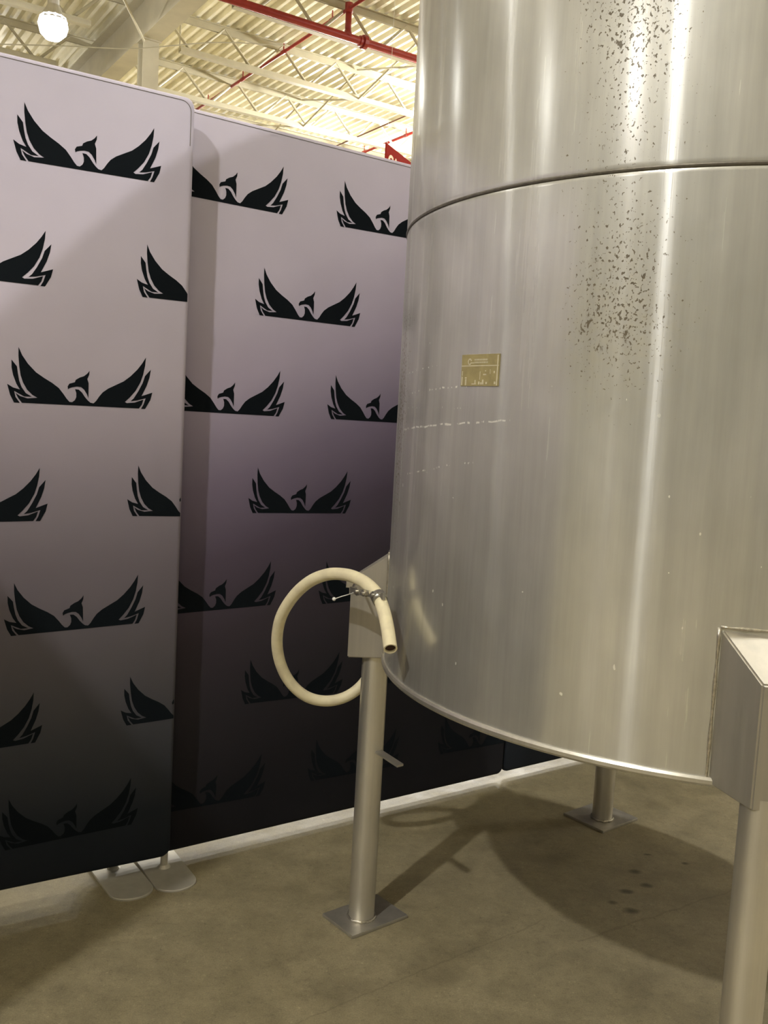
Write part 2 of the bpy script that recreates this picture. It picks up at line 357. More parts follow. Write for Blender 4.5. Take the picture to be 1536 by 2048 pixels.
LO = [(-0.0211, 0.3185), (0.0179, 0.27), (0.0244, 0.2207), (0.0349, 0.1643), (0.0521, 0.1186), (0.0829, 0.0752), (0.1276, 0.0496), (0.0722, 0.0488), (0.0002, 0.0859), (0.0097, 0.0427), (0.0413, -0.0007), (0.0, 0.0), (-0.0285, 0.0555), (-0.0501, 0.137), (-0.0093, 0.1124), (0.0405, 0.0999), (0.0147, 0.1411), (-0.009, 0.2047), (-0.0203, 0.2607)]
RO = [(1.0403, 0.3183), (1.0301, 0.2535), (1.0087, 0.1867), (0.9677, 0.101), (1.0562, 0.1349), (1.0414, 0.0743), (1.0, 0.0), (0.9668, -0.0001), (0.9862, 0.0357), (1.0022, 0.0857), (0.9329, 0.0648), (0.8804, 0.0561), (0.9053, 0.08), (0.9408, 0.1383), (0.9753, 0.2071), (0.9922, 0.2625)]
HD = [(0.3919, 0.1229), (0.3888, 0.1444), (0.4019, 0.1658), (0.4426, 0.1792), (0.4496, 0.1986), (0.4803, 0.2182), (0.5111, 0.2299), (0.5368, 0.2518), (0.5532, 0.2751), (0.5513, 0.2443), (0.537, 0.2103), (0.5475, 0.1778), (0.5482, 0.0611), (0.5356, 0.0925), (0.5147, 0.1253), (0.4909, 0.1444), (0.4601, 0.1471), (0.4244, 0.1397), (0.4041, 0.1321)]
def emblem(parent, l, r, umin, umax, y=-.0006):
    bm = bmesh.new(); l = Vector(l); r = Vector(r); ex = r-l; ey = Vector((-ex.y, ex.x))
    for pl in (MAIN, LO, RO, HD):
        vs_ = [bm.verts.new((l.x+a*ex.x+b_*ey.x, y, l.y+a*ex.y+b_*ey.y)) for a, b_ in pl]
        for tr in tessellate_polygon([[Vector((a, b_, 0)) for a, b_ in pl]]):
            try: bm.faces.new([vs_[i] for i in tr])
            except ValueError: pass
    bm.normal_update()
    for co, no in (((umax, 0, 0), (1, 0, 0)), ((umin, 0, 0), (-1, 0, 0))):
        bmesh.ops.bisect_plane(bm, geom=bm.verts[:]+bm.edges[:]+bm.faces[:], plane_co=co, plane_no=no, clear_outer=True)
    if len(bm.faces) < 3: bm.free(); return
    for f in bm.faces:
        if f.normal.y > 0: f.normal_flip()
    obj('bird_emblem', bm, MAT['print'], parent)
def rr_outline(u0, u1, z0, z1, r, n=8, inset=0):
    out = []
    for cx, cz, a0 in ((u1-r, z0+r, -90), (u1-r, z1-r, 0), (u0+r, z1-r, 90), (u0+r, z0+r, 180)):
        for k in range(n+1):
            a = math.radians(a0+90*k/n); out.append((cx+(r-inset)*math.cos(a), cz+(r-inset)*math.sin(a)))
    return out
TK = .03
def panel(label, p0, ang, u0, u1, z0, z1, fab, logos, feet, corner=.028):
    t = thing('backdrop_panel', label, 'backdrop', (p0[0], p0[1], 0), ang)
    # fabric sleeve: rounded front face with soft rounded edges
    bm = bmesh.new(); rings = []
    for inset, y in ((.012, .0), (.006, .0015), (.0015, .006), (0, .013), (0, TK-.013), (.0015, TK-.006), (.006, TK-.0015), (.012, TK)):
        rings.append([bm.verts.new((a, y, b_)) for a, b_ in rr_outline(u0, u1, z0, z1, corner, inset=inset)])
    bm.faces.new(rings[0]); bm.faces.new(rings[-1][::-1])
    for A, B in zip(rings, rings[1:]):
        for k in range(len(A)): bm.faces.new((A[k], B[k], B[(k+1) % len(A)], A[(k+1) % len(A)]))
    bmesh.ops.recalc_face_normals(bm, faces=bm.faces[:])
    o = obj('fabric_sleeve', bm, fab, t, True); sharp(o, 50)
    # sewn seam following the outline just inside the edge (zip line)
    bm = bmesh.new(); ol = rr_outline(u0, u1, z0, z1, corner, inset=.0)
    c0 = Vector(((u0+u1)/2, 0, (z0+z1)/2))
    pts = []
    for a, b_ in [(u1, z1-.12)]+ol[9:27]:
        pts.append(Vector((a - math.copysign(.013, a-c0.x), .0004, b_-.013)))
    tube(bm, pts, .0013, 6)
    obj('top_seam', bm, MAT['piping'], t)
    for l, b_, r, c in logos: emblem(t, (l, b_), (r, c), u0+.006, u1-.006)
    for f, Lf in feet:
        # rounded flat foot lying across under the panel, with a short pole
        bm = bmesh.new(); W, Lb = .064, .150
        ol = []
        for k in range(17):
            a = math.radians(180+180*k/16); ol.append((f+W*math.cos(a), TK/2-Lf+.055+.055*math.sin(a)))
        for k in range(17):
            a = math.radians(180*k/16); ol.append((f+W*math.cos(a), TK/2+Lb-.055+.055*math.sin(a)))
        rr = []
        for s, z in ((1, 0), (1, .004), (.985, .006)):
            rr.append([bm.verts.new((f+(x-f)*s, TK/2+(y-TK/2)*s, z)) for x, y in ol])
        bm.faces.new(rr[0][::-1]); bm.faces.new(rr[-1])
        for A, B in zip(rr, rr[1:]):
            for k in range(len(A)): bm.faces.new((A[k], A[(k+1) % len(A)], B[(k+1) % len(A)], B[k]))
        ft = obj('foot_plate', bm, MAT['foot'], t)
        bm = bmesh.new(); cyl(bm, (f, TK/2, .006), (f, TK/2, z0+.03), .011, 16)
        cyl(bm, (f, TK/2, .006), (f, TK/2, .014), .02, 16, .012)
        obj('foot_stem', bm, MAT['foot'], ft, False)
        bm = bmesh.new(); cyl(bm, (f-.06, TK/2, z0+.028), (f+.008, TK/2, z0+.028), .0125, 12); obj('tube_joint', bm, MAT['alu'], t)
    return t
angA, angB = 0.56489, 0.62098
A0 = (-0.6028, 2.7152); B0 = (-0.4906, 2.8774)
ZA = (0.0425, 2.2815); ZB = (0.021, 2.278)
PA = .61
logosA = [(-0.458, 2.0231, -0.1049, 2.0303), (-0.7433, 1.7092, -0.3913, 1.7092), (-0.128, 1.7124, 0.224, 1.7147), (-0.4645, 1.398, -0.1115, 1.3998), (-0.7448, 1.0753, -0.3928, 1.0809), (-0.1388, 1.0927, 0.2132, 1.0862), (-0.4627, 0.7669, -0.1124, 0.7775), (-0.7456, 0.4476, -0.395, 0.459), (-0.1389, 0.4741, 0.2126, 0.4821), (-0.4689, 0.1606, -0.1169, 0.1678)]
extra = []
for (l, a, r, b_) in logosA:
    if l < -.3 and l > -.6: extra += [(l-PA, a, r-PA, a), (l-2*PA, a, r-2*PA, a)]
    if l < -.6: extra += [(l-PA, a, r-PA, a)]
panel('pale printed backdrop panel at the left, overlapping in front of its neighbour', A0, angA, -1.6, .009, *ZA, MAT['fabricA'], logosA+extra, ((-.006, .155), (-1.5, .155)))
logosB = [(-0.2019, 2.0264, 0.1501, 2.0269), (0.3669, 2.0259, 0.7189, 2.0314), (0.0861, 1.7098, 0.4408, 1.7101), (-0.1834, 1.4003, 0.1686, 1.3994), (0.3664, 1.4006, 0.7184, 1.3994), (0.0899, 1.0898, 0.4407, 1.0839), (-0.1848, 0.7819, 0.1672, 0.7871), (0.3683, 0.7763, 0.7203, 0.7822), (0.091, 0.466, 0.444, 0.4576), (-0.1949, 0.1537, 0.1569, 0.1438), (0.3566, 0.158, 0.7085, 0.1483)]
extra = [(l+.572, a, r+.572, b_) for (l, a, r, b_) in logosB if l > 0]
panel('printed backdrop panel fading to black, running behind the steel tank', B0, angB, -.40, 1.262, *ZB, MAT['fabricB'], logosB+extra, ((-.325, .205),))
ub = 1.268
pC = (B0[0]+ub*math.cos(angB)-.004, B0[1]+ub*math.sin(angB)+.004)
logosC = [(.03+k*.572+(.29 if j % 2 else 0), 2.026-.3117*j, .03+k*.572+(.29 if j % 2 else 0)+.352, 2.026-.3117*j) for j in range(7) for k in range(2)]
panel('farthest backdrop panel, seen only low down behind the tank', pC, angB, 0, 1.45, *ZB, MAT['fabricA'], logosC, ((1.35, .15),))
ue = 1.456  # next panel is an added, unseen blocker keeping far-lamp light off the right floor
panel('unseen extra backdrop panel, added to block lamp light from behind', (pC[0]+ue*math.cos(angB)-.003, pC[1]+ue*math.sin(angB)+.004), angB, 0, 1.45, *ZB, MAT['fabricA'], [], ((1.35, .15),))
# booth side wall: end edge stands left of the frame, square to the left panel
LE = Vector((A0[0]-1.62*math.cos(angA), A0[1]-1.62*math.sin(angA), 0)) + .01*Vector((math.sin(angA), -math.cos(angA), 0))
panel('side backdrop panel of the booth, outside the view on the left', (LE.x, LE.y), angA-PI/2, .03, 1.10, *ZA, MAT['fabricA'], [], ((.15, .15), (.95, .15)))

# ================================================================== TANK
TC = Vector((.8134, 2.4185, 0)); TR = .7925; ZR, ZS, ZT = .778, 1.879, 2.87
tank = thing('storage_tank', 'large brushed stainless steel tank standing on pipe legs', 'tank', TC)
def lobj(name, prof, m, closed=False, n=192, parent=tank):
    bm = bmesh.new(); lathe(bm, prof, n, closed=closed); bmesh.ops.recalc_face_normals(bm, faces=bm.faces[:])
    return sharp(obj(name, bm, m, parent, True), 30)
lobj('lower_shell', [(TR-.003, ZR+.004), (TR, ZR+.006), (TR, ZR+.012), (TR, ZS-.012), (TR, ZS-.006), (TR-.0015, ZS-.002)], MAT['shell'])
lobj('upper_shell', [(TR-.0005, ZS+.001), (TR+.001, ZS+.006), (TR+.001, ZS+.012), (TR+.001, ZT-.02), (TR+.001, ZT-.01), (TR-.004, ZT)], MAT['shell'])
lobj('weld_seam', [(TR-.001, ZS-.0045), (TR+.0022, ZS-.003), (TR+.003, ZS), (TR+.0022, ZS+.0025), (TR-.001, ZS+.004)], MAT['seam'])
lobj('bottom_rim', [(TR-.004, ZR+.007), (TR+.004, ZR+.006), (TR+.007, ZR+.001), (TR+.007, ZR-.006), (TR+.003, ZR-.011), (TR-.012, ZR-.013), (TR-.016, ZR-.008)], MAT['steel'], True)
lobj('bottom_dish', [(TR-.008, ZR-.008), (TR-.1, ZR-.035), (TR*.5, ZR-.075), (.08, ZR-.095), (.0001, ZR-.096)], MAT['bracket'], n=96)
lobj('top_dome', [(TR+.006, ZT-.012), (TR+.012, ZT-.002), (TR+.006, ZT+.006), (TR-.06, ZT+.016), (TR*.6, ZT+.035), (.24, ZT+.045), (.24, ZT+.09), (.0001, ZT+.10)], MAT['steel'], n=128)
bm = bmesh.new(); cyl(bm, (0, 0, ZR-.17), (0, 0, ZR-.09), .045, 24); cyl(bm, (0, 0, ZR-.185), (0, 0, ZR-.17), .06, 24); obj('drain_outlet', bm, MAT['steel'], tank)
def leg(ang, r, plate_rot, plate_sz, plate_off, z_in, z_out, hw_out, hw_in_l, hw_in_r, peg=False, zb=.752, r_out=.895):
    a = math.radians(ang); er = Vector((math.cos(a), math.sin(a), 0)); et = Vector((-math.sin(a), math.cos(a), 0)); P = er*r
    bm = bmesh.new(); cyl(bm, P+Vector((0, 0, .008)), P+Vector((0, 0, zb+.02)), .0362, 40)
    lg = sharp(obj('leg', bm, MAT['steel'], tank, True), 40)
    bm = bmesh.new(); Mx = Matrix.Translation(P+Vector(plate_off)) @ Matrix.Rotation(math.radians(plate_rot), 4, 'Z')
    sx_, sy_ = plate_sz; box(bm, -sx_/2, sx_/2, -sy_/2, sy_/2, 0, .009, Mx)
    bmesh.ops.bevel(bm, geom=bm.edges[:], offset=.0015, segments=2, affect='EDGES')
    obj('base_plate', bm, MAT['bracket'], lg)
    bm = bmesh.new()   # weld bead round the foot of the pipe
    pr = []
    for k in range(48):
        t = 2*PI*k/48; rr_ = .0375+.0016*math.sin(k*2.7)+.001*math.sin(k*5.1); pr.append(P+Vector((rr_*math.cos(t), rr_*math.sin(t), .0115)))
    tube(bm, pr+[pr[0]], lambda t: .0042+.0012*math.sin(t*160), 8, False); obj('weld_bead', bm, MAT['weld'], lg, True)
    if peg:
        d = Vector((.067, -.08, 0)).normalized(); s = d.cross(Vector((0, 0, 1))); bm = bmesh.new()
        a0 = P+d*.034+Vector((0, 0, .50)); a1 = P+d*.128+Vector((0, 0, .490))
        vs_ = []
        for p in (a0, a1):
            for ds, dz in ((-.011, -.003), (.011, -.003), (.011, .003), (-.011, .003)): vs_.append(bm.verts.new(p+s*ds+Vector((0, 0, dz))))
        for f in ((0, 1, 2, 3), (7, 6, 5, 4), (0, 4, 5, 1), (1, 5, 6, 2), (2, 6, 7, 3), (3, 7, 4, 0)): bm.faces.new([vs_[i] for i in f])
        bmesh.ops.recalc_face_normals(bm, faces=bm.faces[:])
        obj('peg', bm, MAT['bracket'], lg)
    # bracket: closed box, wide at the shell, narrow outside, sloping lid
    rin = TR-.012
    def pt(rad, t, z): return er*rad+et*t+Vector((0, 0, z))
    rl = math.sqrt(max(TR**2-hw_in_l**2, 0))-.004; rr2 = math.sqrt(max(TR**2-hw_in_r**2, 0))-.004
    bm = bmesh.new()
    v = [bm.verts.new(p) for p in (pt(rl, -hw_in_l, zb+.012), pt(r_out, -hw_out, zb), pt(r_out, hw_out, zb), pt(rr2, hw_in_r, zb+.012),
                                   pt(rl, -hw_in_l, z_in), pt(r_out, -hw_out, z_out), pt(r_out, hw_out, z_out), pt(rr2, hw_in_r, z_in))]
    for f in ((0, 1, 5, 4), (1, 2, 6, 5), (2, 3, 7, 6), (0, 3, 2, 1), (4, 5, 6, 7), (0, 4, 7, 3)): bm.faces.new([v[i] for i in f])
    bmesh.ops.recalc_face_normals(bm, faces=bm.faces[:])
    bmesh.ops.bevel(bm, geom=bm.edges[:], offset=.003, segments=2, affect='EDGES')
    br = obj('leg_bracket', bm, MAT['bracket'], tank)
    bm = bmesh.new()
    for q0, q1 in ((v_a, v_b) for v_a, v_b in ((pt(rl+.003, -hw_in_l-.002, zb+.02), pt(rl+.003, -hw_in_l-.002, z_in)), (pt(rr2+.003, hw_in_r+.002, zb+.02), pt(rr2+.003, hw_in_r+.002, z_in)), (pt(rl+.003, -hw_in_l, z_in+.002), pt(rr2+.003, hw_in_r, z_in+.002)))):
        n_ = 14; pts = []
        for k in range(n_+1):
            p = q0.lerp(q1, k/n_); rad = math.hypot(p.x, p.y); s_ = max(TR+.001, rad if abs(q0.z-q1.z) > .05 else TR+.001)/rad
            pts.append(Vector((p.x*s_, p.y*s_, p.z)))
        tube(bm, pts, lambda t: .0032+.0008*math.sin(t*70), 6)
    obj('bracket_weld', bm, MAT['weld'], br, True)
    return P
PL = leg(174.6, .819, 39.5, (.199, .142), (.011, .011, 0), 1.052, .975, .030, .045, .060, True, zb=.757, r_out=.893)
PB = leg(87.2, .843, 39.4, (.205, .18), (0, .02, 0), 1.052, .975, .034, .07, .07, zb=.757)
PF = leg(-98.0, .838, 39.5, (.199, .17), (0, 0, 0), 1.062, .985, .026, .085, .085, zb=.760, r_out=.872)
PR = leg(-4.0, .838, 39.5, (.199, .17), (0, 0, 0), 1.052, .975, .034, .07, .07, zb=.757)
# tab on the outer end of the left bracket
a = math.radians(174.6); er = Vector((math.cos(a), math.sin(a), 0)); et = Vector((-math.sin(a), math.cos(a), 0))
bm = bmesh.new(); box(bm, .886, .904, -.03, .036, .952, .984, Matrix((er, et, Vector((0, 0, 1)))).transposed().to_4x4())
bmesh.ops.bevel(bm, geom=bm.edges[:], offset=.0015, segments=1, affect='EDGES'); obj('bracket_tab', bm, MAT['bracket'], tank)
# nameplate, curved to the shell
def curved_patch(bm, a0, a1, z0, z1, r, n=10, th=.0012, skew=0.0):
    out = []; inn = []
    for k in range(n+1):
        a = math.radians(a0+(a1-a0)*k/n)
        for z, in ((z0,), (z1,)):
            out.append(bm.verts.new((r*math.cos(a), r*math.sin(a), z))); inn.append(bm.verts.new(((r-th)*math.cos(a), (r-th)*math.sin(a), z)))
    for k in range(n):
        i = 2*k
        bm.faces.new((out[i], out[i+2], out[i+3], out[i+1])); bm.faces.new((inn[i], out[i], out[i+1], inn[i+1])) if k == 0 else None
        bm.faces.new((inn[i], inn[i+2], out[i+2], out[i])); bm.faces.new((out[i+1], out[i+3], inn[i+3], inn[i+1]))
    i = 2*n; bm.faces.new((out[i], inn[i], inn[i+1], out[i+1]))
NA0, NA1, NZ0, NZ1 = -146.9, -138.7, 1.484, 1.5495
bm = bmesh.new(); curved_patch(bm, NA0, NA1, NZ0, NZ1, TR+.0022, 12, .003)
bmesh.ops.recalc_face_normals(bm, faces=bm.faces[:])
np_ = obj('nameplate', bm, MAT['plate'], tank, False); np_['label'] = 'small brass-coloured nameplate with worn etched lettering'
bm = bmesh.new()
def mark(x0, x1, y0, y1):   # fractions of the plate, x left-right, y up
    curved_patch(bm, NA0+(NA1-NA0)*x0, NA0+(NA1-NA0)*x1, NZ0+(NZ1-NZ0)*y0, NZ0+(NZ1-NZ0)*y1, TR+.0027, 2, .0006)
mark(.01, .99, .625, .655); mark(.955, .98, .02, .96)
for k in range(12):    # round monogram
    t0 = 2*PI*k/12; cx_, cy_ = .235, .77
    x = cx_+.042*math.cos(t0); y = cy_+.085*math.sin(t0)
    if k != 0: mark(x-.012, x+.012, y-.022, y+.022)
mark(.26, .36, .715, .745)
for row, y in ((0, .80), (1, .715)):
    x = .37
    while x < .72:
        wd = random.choice((.012, .018, .024)); mark(x, x+wd, y, y+.055); x += wd+.010
for (x0, x1, y0, y1) in [(.02, .055, .03, .30), (.13, .17, .03, .22), (.12, .17, .24, .28), (.03, .05, .33, .48), (.32, .44, .05, .08), (.40, .43, .05, .19), (.50, .54, .05, .14), (.56, .59, .05, .12), (.60, .64, .05, .20), (.69, .73, .06, .13), (.62, .70, .34, .38), (.66, .69, .46, .49), (.53, .545, .20, .46), (.88, .91, .40, .47), (.90, .94, .06, .14), (.79, .80, .38, .52)]:
    mark(x0, x1, y0, y1)
bmesh.ops.recalc_face_normals(bm, faces=bm.faces[:]); obj('etched_marks', bm, MAT['etch'], np_)

# ================================================================== HOSE hung on the left bracket
def P3(px, py, Y):
    d = F*FPX + RT*(px-768) - UP*(py-1024); return Vector((0, 0, HC)) + d*(Y/d.y)
HP = [(781, 1298, 2.07), (776, 1262, 2.115), (769, 1228, 2.155), (758, 1196, 2.19), (741, 1174, 2.228), (718, 1158, 2.270), (690, 1149, 2.310), (655, 1149, 2.355), (618, 1164, 2.40), (585, 1195, 2.445), (561, 1237, 2.485), (554, 1285, 2.525), (562, 1330, 2.555), (583, 1368, 2.580), (615, 1394, 2.600), (655, 1402, 2.615), (695, 1392, 2.625), (728, 1365, 2.632), (748, 1325, 2.636), (758, 1280, 2.638)]
HP = [P3(*p) for p in HP]
pts = catmull(HP, 6)
hose = thing('hose', 'length of cream rubber hose looped and clamped to the left tank leg bracket', 'hose', HP[0])
def rel(p): return p - HP[0]
bm = bmesh.new(); tube(bm, [rel(p) for p in pts], .0158, 24, False)
# cut ends with wall thickness
for e0, e1 in ((pts[0], pts[1]), (pts[-1], pts[-2])):
    d = (e1-e0).normalized(); x = d.orthogonal().normalized(); y = d.cross(x); Q = [[], [], []]
    for k in range(24):
        t = 2*PI*k/24; dirv = math.cos(t)*x+math.sin(t)*y
        Q[0].append(bm.verts.new(rel(e0)+dirv*.0158)); Q[1].append(bm.verts.new(rel(e0)+dirv*.0128)); Q[2].append(bm.verts.new(rel(e0)+dirv*.0125+d*.03))
    for A, B in zip(Q, Q[1:]):
        for k in range(24): bm.faces.new((A[k], B[k], B[(k+1) % 24], A[(k+1) % 24]))
bmesh.ops.remove_doubles(bm, verts=bm.verts, dist=1e-5); bmesh.ops.recalc_face_normals(bm, faces=bm.faces[:])
sharp(obj('hose_wall', bm, MAT['hose'], hose, True), 60)
for e0, e1 in ((pts[0], pts[1]), (pts[-1], pts[-2])):
    bm = bmesh.new(); d = (e1-e0).normalized(); cyl(bm, rel(e0)+d*.006, rel(e0)+d*.03, .0124, 24); obj('hose_bore', bm, MAT['hosein'], hose)

# clamp with bolts, holding the hose to the bracket face
cp = P3(758, 1196, 2.190)
clamp = thing('hose_clamp', 'small galvanised clamp with bolts gripping the cream hose', 'clamp', cp)
ctan = (P3(769, 1228, 2.155)-P3(741, 1174, 2.228)).normalized()
bm = bmesh.new(); x = ctan.orthogonal().normalized(); y = ctan.cross(x); prof = [(-.011, .0162), (-.011, .0185), (.011, .0185), (.011, .0162)]
rg = []
for k in range(32):
    t = 2*PI*k/32; dv = math.cos(t)*x+math.sin(t)*y; rg.append([bm.verts.new(ctan*h+dv*r_) for h, r_ in prof])
for k in range(32):
    A, B = rg[k], rg[(k+1) % 32]
    for j in range(4): bm.faces.new((A[j], A[(j+1) % 4], B[(j+1) % 4], B[j]))
bmesh.ops.recalc_face_normals(bm, faces=bm.faces[:]); obj('clamp_band', bm, MAT['clamp'], clamp, True)
def cl(px, py, Y): return P3(px, py, Y)-cp
bm = bmesh.new()
v0, v1 = cl(701, 1180, 2.262), cl(768, 1193, 2.165)
dd = (v1-v0).normalized(); up_ = Vector((0, 0, 1)); up_ = (up_-dd*up_.dot(dd)).normalized(); nn_ = dd.cross(up_)
Mx = Matrix((dd, nn_, up_)).transposed().to_4x4(); Mx.translation = v0
box(bm, 0, (v1-v0).length, -.003, .003, -.008, .008, Mx)
bmesh.ops.bevel(bm, geom=bm.edges[:], offset=.001, segments=1, affect='EDGES'); obj('clamp_strap', bm, MAT['clamp'], clamp)
for f, rr_, hh in ((.24, .0105, .006), (.50, .008, .012), (.76, .0095, .010)):
    p = v0.lerp(v1, f); bm = bmesh.new()
    nrm = nn_ if nn_.y < 0 else -nn_
    cyl(bm, p, p+nrm*hh, rr_, 6); cyl(bm, p+nrm*hh, p+nrm*(hh+.006), .0045, 12)
    obj('bolt', bm, MAT['clamp'], clamp)
bm = bmesh.new(); tube(bm, catmull([v0+(v1-v0)*.1+Vector((0, -.006, -.004)), cl(697, 1189, 2.262), cl(683, 1193, 2.262), cl(669, 1198, 2.262)], 5), .0012, 8); obj('wire_tail', bm, MAT['wire'], clamp, True)
bm = bmesh.new(); bmesh.ops.create_icosphere(bm, subdivisions=2, radius=.0048, matrix=Matrix.Translation(cl(668, 1198, 2.262))); obj('wire_tip', bm, MAT['white_tip'], clamp, True)
# stud that ties the clamp strap to the bracket face
bm = bmesh.new(); cyl(bm, v0+Vector((.004, .004, 0)), v0+Vector((.012, .205, .0)), .0035, 10); obj('stud', bm, MAT['clamp'], clamp)

# ================================================================== ROOF STEEL
def ubox(bm, u0, u1, D0, D1, z0, z1): udquad(bm, u0, u1, D0, D1, z0, z1)
def rodUD(bm, a, b_, r, n=6): cyl(bm, UD(*a), UD(*b_), r, n)
# girder over the column, runs across the joists
GZ0, GZ1 = 7.75, 8.55
def girder(ug, label):
    t = thing('roof_girder', label, 'girder', UD(ug, 14, GZ0), TH)
    D0, D1 = -15.5-14, 45.5-14
    for nm, a in (('bottom_flange', (-.17, .17, 0, .022)), ('web_plate', (-.008, .008, .022, GZ1-GZ0-.022)), ('top_flange', (-.17, .17, GZ1-GZ0-.022, GZ1-GZ0))):
        bm = bmesh.new(); box(bm, a[0], a[1], D0, D1, a[2], a[3]); obj(nm, bm, MAT['girder'], t)
    return t
girder(5.49, 'painted steel roof girder resting on the column, left of the tank')
girder(17.5, 'painted steel roof girder out of sight behind the tank')
def column(u, D, label, group=None):
    t = thing('steel_column', label, 'column', UD(u, D, 0), TH, group)
    H = GZ0
    for nm, a in (('flange', (-.14, .14, -.14, -.12)), ('flange', (-.14, .14, .12, .14)), ('web_plate', (-.007, .007, -.12, .12))):
        bm = bmesh.new(); box(bm, *a, .02, H-.02); obj(nm, bm, MAT['girder'], t)
    bm = bmesh.new(); box(bm, -.2, .2, -.2, .2, 0, .02); obj('base_plate', bm, MAT['girder'], t)
    bm = bmesh.new(); box(bm, -.17, .17, -.18, .18, H-.02, H); obj('cap_plate', bm, MAT['girder'], t)
    return t
column(5.49, 16.5, 'painted steel column rising behind the left backdrop panel')
# open web joists
JZB, JZT = 8.0, 8.69
web_pitch = 1.22
def joist(u0, u1, D, phase, label, group):
    t = thing('roof_joist', label, 'joist', UD(u0, D, 0), TH, group)
    Lj = u1-u0
    bm = bmesh.new()
    for sg in (-1, 1):
        box(bm, 0, Lj, min(sg*.012, sg*.07), max(sg*.012, sg*.07), JZT-.035, JZT-.022)
        box(bm, 0, Lj, min(sg*.012, sg*.022), max(sg*.012, sg*.022), JZT-.15, JZT-.035)
    obj('top_chord', bm, MAT['joist'], t)
    bm = bmesh.new(); e = .75
    box(bm, e, Lj-e, -.065, .065, JZB, JZB+.010); box(bm, e, Lj-e, -.065, -.055, JZB+.01, JZB+.095); box(bm, e, Lj-e, .055, .065, JZB+.01, JZB+.095)
    obj('bottom_chord', bm, MAT['joist'], t)
    bm = bmesh.new(); box(bm, .0, .32, -.011, .011, GZ1-.0, JZT-.035); obj('bearing_seat', bm, MAT['joist'], t)
    # webs: share one rod mesh per direction
    zt, zb_ = JZT-.06, JZB+.03; uu = e-.0+phase
    if 'wl' not in MESH:
        for key, du in (('wl', -.61), ('wr', .61)):
            bm = bmesh.new(); cyl(bm, (0, 0, 0), (du, 0, zt-zb_), .028, 8); me = bpy.data.meshes.new('web_member'); bm.to_mesh(me); bm.free(); me.materials.append(MAT['joist'])
            MESH[key] = me
    while uu < Lj-e+.01:
        for key in ('wl', 'wr'):
            if (key == 'wl' and uu-.61 < 0) or (key == 'wr' and uu+.61 > Lj): continue
            o = bpy.data.objects.new('web_member', MESH[key]); C.objects.link(o); o.parent = t; o.location = (uu, 0, zb_)
        uu += web_pitch
    bm = bmesh.new(); cyl(bm, (e, 0, zb_), (e, 0, zt), .015, 8); obj('end_strut', bm, MAT['joist'], t)
    return t
MESH = {}
ords = ['nearest', 'second', 'third', 'fourth', 'fifth', 'sixth', 'seventh', 'eighth', 'ninth']
Ds = [14.8+2.4*k for k in range(-2, 6)]
phs = {0: .35, 1: .25, 2: .35, 3: .2}
for k, D in enumerate(Ds):
    kk = k-2
    lab = 'open web roof joist right of the girder, %s from the front' % ords[k]
    if kk == 0: lab = 'open web roof joist right of the girder, just behind the thick red sprinkler main'
    joist(5.56, 17.4, D, phs.get(kk, .3), lab, 'open web joists right of the girder')
for k, D in enumerate(Ds):
    kk = k-2
    lab = 'open web roof joist left of the girder, %s from the front' % ords[k]
    if kk == 1: lab = 'open web roof joist left of the girder, running to the top of the column'
    joist(-6.5, 5.42, D, .3, lab, 'open web joists left of the girder')
# bridging between joists
k = 0
for uu, nm in ((10.1, 'midway along the bays'), (14.0, 'by the tank edge')):
    for i in range(0, 4):
        D = 14.8+2.4*i; t = thing('joist_bridging', 'thin cross bracing between roof joists %s, %s row' % (nm, ords[i]), 'bracing', UD(uu, D+1.2, 8.3), TH, 'cross bracing between the joists')
        bm = bmesh.new(); cyl(bm, (-.0, -1.15, -.27), (0, 1.15, .3), .02, 6); obj('bracing_rod', bm, MAT['joist'], t)
        bm = bmesh.new(); cyl(bm, (.05, -1.15, .3), (.05, 1.15, -.27), .02, 6); obj('bracing_rod', bm, MAT['joist'], t)
def pipething(name, label, cat, a, b_, r, m, n=12, cols=()):
    a, b_ = UD(*a), UD(*b_); t = thing(name, label, cat, a); bm = bmesh.new(); cyl(bm, (0, 0, 0), b_-a, r, n); obj('pipe', bm, m, t, True)
    for f in cols:
        p = (b_-a)*f; d = (b_-a).normalized(); bm = bmesh.new(); cyl(bm, p-d*.06, p+d*.06, r*1.5, 12); obj('coupling', bm, m, t)
    return t
ZP = 8.03
main = pipething('sprinkler_main', 'thick red sprinkler main crossing under the roof beside the tank', 'pipe', (-3, 14.62, ZP), (20, 14.62, ZP), .066, MAT['red'], 16)
base = UD(-3, 14.62, ZP)
bm = bmesh.new(); c0 = UD(8.72, 14.62, ZP)-base; d = (UD(1, 0)-UD(0, 0)); cyl(bm, c0-d*.035, c0+d*.035, .12, 12); cyl(bm, c0-d*.10, c0-d*.06, .09, 12); obj('pipe_flange', bm, MAT['red'], main)
bm = bmesh.new(); c1 = UD(8.38, 14.62, ZP)-base; cyl(bm, c1, c1+Vector((0, 0, .50)), .055, 14); cyl(bm, c1, c1+Vector((0, 0, .12)), .085, 14, .055); cyl(bm, c1+Vector((0, 0, .40)), c1+Vector((0, 0, .56)), .07, 14); obj('riser', bm, MAT['red'], main, True)
def branch(label, u, z, D0, D1, r, m=MAT['red'], heads=True, name='sprinkler_branch', cat='pipe'):
    t = thing(name, label, cat, UD(u, D0, z), TH)
    bm = bmesh.new(); cyl(bm, (0, 0, 0), (0, D1-D0, 0), r, 10); obj('pipe', bm, m, t, True)
    if heads:
        D = 1.5
        while D < D1-D0:
            bm = bmesh.new(); cyl(bm, (0, D, 0), (0, D, .16), .012, 6); cyl(bm, (0, D-.06, 0), (0, D+.06, 0), r*1.35, 10); obj('sprinkler_head', bm, m, t); D += 1.9
    return t
